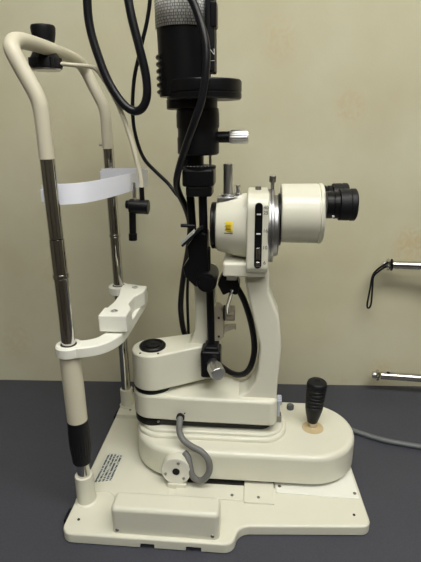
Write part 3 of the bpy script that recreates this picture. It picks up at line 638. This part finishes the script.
# chin rest: curved yoke between the posts and the chin cup
def strip(cl, hw):
    L_, R2 = [], []
    for i, p in enumerate(cl):
        t = (cl[min(i+1, len(cl)-1)]-cl[max(i-1, 0)]).normalized(); n = Vector((-t.y, t.x, 0)); L_.append(p+n*hw(i/(len(cl)-1))); R2.append(p-n*hw(i/(len(cl)-1)))
    return [Vector((v.x, v.y)) for v in R2 + list(reversed(L_))]
cl = smooth_path([(0, 0, 0), (0.022, 0.003, 0), (0.040, 0.016, 0), (0.050, 0.040, 0), (0.052, 0.075, 0), (0.052, 0.12, 0), (0.052, 0.165, 0), (0.050, 0.200, 0), (0.040, 0.224, 0), (0.022, 0.237, 0), (0, 0.24, 0)], 5)
b = new(); slab(b, strip(cl, lambda t: 0.0125), 0.2595, 0.2745, 0.002, 0.002, 4)
for y in (0, 0.24):
    j = new(); lathe(j, [(0.0160, 0), (0.0178, 0.0015), (0.0178, 0.0135), (0.0160, 0.0155), (0.0115, 0.0155), (0.0110, 0.0135)], (0, y, 0.2595), (0, 0, 1), 40); join(b, j); j.free()
yoke = obj('chin_rest_yoke', b, IVORY_PALE, S)
for y in (0, 0.24):
    b = new(); cyl(b, (0, y, 0.270), (0, y, 0.2755), 0.0108); obj('post_bushing', b, DARK, yoke)
cup = roundpoly([(0.031, 0.046, 0.002), (0.068, 0.046, 0.002), (0.069, 0.070, 0.004), (0.058, 0.095, 0.02), (0.059, 0.122, 0.02), (0.069, 0.150, 0.006), (0.068, 0.176, 0.003), (0.026, 0.180, 0.003), (0.026, 0.165, 0.004), (0.033, 0.130, 0.02), (0.034, 0.100, 0.02), (0.030, 0.070, 0.004)], 6)
b = new(); slab(b, cup, 0.274, 0.2975, 0.002, 0.001, 4); j = new(); rbox(j, 0.030, 0.0695, 0.036, 0.067, 0.277, 0.3015, 0.002); join(b, j); j.free()
cc = obj('chin_cup', b, IVORY_PALE, S)
for x, y, z in ((0.0485, 0.053, 0.3013), (0.050, 0.166, 0.2973)):
    b = new(); lathe(b, [(0.0052, 0), (0.0052, 0.001), (0.0042, 0.0014), (0.003, 0.0014), (0.0028, 0.0004)], (x, y, z), (0, 0, 1), 24); obj('pin', b, SATIN, cc)

# ------------------------------------------------------------------ loose cables
b = new(); tube(b, [(0.037, 0.11, 0.800), (0.031, 0.11, 0.740), (0.0275, 0.11, 0.703), (0.0275, 0.11, 0.673), (0.0335, 0.11, 0.643), (0.0465, 0.11, 0.605), (0.064, 0.11, 0.577), (0.0795, 0.11, 0.567), (0.0915, 0.108, 0.571),
                    (0.0985, 0.106, 0.586), (0.0985, 0.105, 0.610), (0.092, 0.104, 0.643), (0.0845, 0.104, 0.676), (0.080, 0.105, 0.705), (0.074, 0.105, 0.750), (0.072, 0.105, 0.810)], 0.0056, 16)
tag(obj('cable', b, CABLE), 'thick glossy black cable hanging in a loop from above beside the lamp housing', 'cable')
b = new(); tube(b, [(0.104, 0.13, 0.800), (0.1045, 0.13, 0.740), (0.1035, 0.13, 0.705), (0.099, 0.13, 0.680), (0.089, 0.13, 0.648), (0.0765, 0.13, 0.606), (0.0715, 0.132, 0.562), (0.0745, 0.134, 0.530), (0.0835, 0.136, 0.503), (0.099, 0.138, 0.485), (0.1165, 0.138, 0.468),
                    (0.129, 0.136, 0.452), (0.1375, 0.160, 0.436), (0.142, 0.172, 0.405), (0.141, 0.186, 0.370), (0.135, 0.202, 0.330), (0.130, 0.209, 0.280), (0.129, 0.213, 0.220), (0.130, 0.222, 0.13), (0.134, 0.275, 0.040), (0.155, 0.300, 0.0200)], 0.0026, 12)
tag(obj('cable', b, CABLE), 'thin black cable running down to the mirror behind the thick cable loop', 'cable')
b = new(); tube(b, [(0.375, 0.275, 0.0048), (0.398, 0.250, 0.0048), (0.425, 0.224, 0.0048), (0.4765, 0.197, 0.0048), (0.5092, 0.188, 0.0048), (0.5436, 0.181, 0.0048), (0.62, 0.172, 0.0048), (0.72, 0.17, 0.0048)], 0.0046, 14)
tag(obj('power_cord', b, GREYCORD), 'grey power cord running right across the table from behind the base', 'cord')

# ------------------------------------------------------------------ chrome bars by the wall
def chrome_bar(px, z, label, dark_mark):
    t = thing('chrome_bar', W(px, -0.026, z), label, 'bar'); o = t.location.copy(); d = (W(1, -0.12, 0)-W(0, 0, 0)).normalized(); nn = (W(0, -1, 0)-W(0, 0, 0))
    b = new(); cyl(b, o+d*0.018, o+d*0.42, 0.0082); obj('rod', b, CHROME, t)
    b = new(); lathe(b, [(0.0076, 0), (0.0110, 0.0015), (0.0122, 0.004), (0.0110, 0.0065), (0.0078, 0.008)], o+d*0.008, d, 28); obj('flange', b, CHROME, t)
    b = new(); lathe(b, [(0.0015, 0), (0.0055, 0.001), (0.0075, 0.0045), (0.0070, 0.009), (0.004, 0.010)], o, d, 28); obj('end_cap', b, SATIN, t)
    if dark_mark: b = new(); cyl(b, o+d*0.033+nn*0.001+Vector((0, 0, 0.0065)), o+d*0.033+nn*0.001+Vector((0, 0, 0.0090)), 0.0035); obj('button', b, BLACK, t)
    else: b = new(); lathe(b, [(0.0080, 0), (0.0118, 0.001), (0.0118, 0.003), (0.008, 0.004)], o+d*0.0165, d, 28); obj('black_ring', b, BLACK, t)
    b = new(); cyl(b, o+d*0.41, o+d*0.41-(W(0, -1, 0)-W(0, 0, 0))*(0.026+0.41*0.12), 0.009); obj('wall_bracket', b, SATIN, t)
    return o, d, nn
o, d, nn = chrome_bar(0.350, 0.285, 'upper chrome bar against the wall, black strap at its left end', False)
chrome_bar(0.354, 0.041, 'lower chrome bar on the right, just above the table edge', True)
b = new(); P = lambda x, z, k=0.0: o + d*x + nn*k + Vector((0, 0, z))
tube(b, [P(0.0135, 0.0085, 0.003), P(0.004, 0.004, 0.0095), P(-0.006, -0.010), P(-0.0145, -0.024), P(-0.018, -0.050, 0.004), P(-0.0205, -0.084, 0.004), P(-0.0165, -0.092, 0.002), P(-0.0120, -0.083, 0), P(-0.0125, -0.050, 0), P(-0.0135, -0.026, 0.002), P(-0.005, -0.013, 0.004), P(0.005, -0.002, 0.010), P(0.0135, -0.0015, 0.0105)], 0.0019, 10)
tag(obj('wrist_strap', b, CABLE), 'thin black strap loop hanging from the end of the upper chrome bar', 'strap')
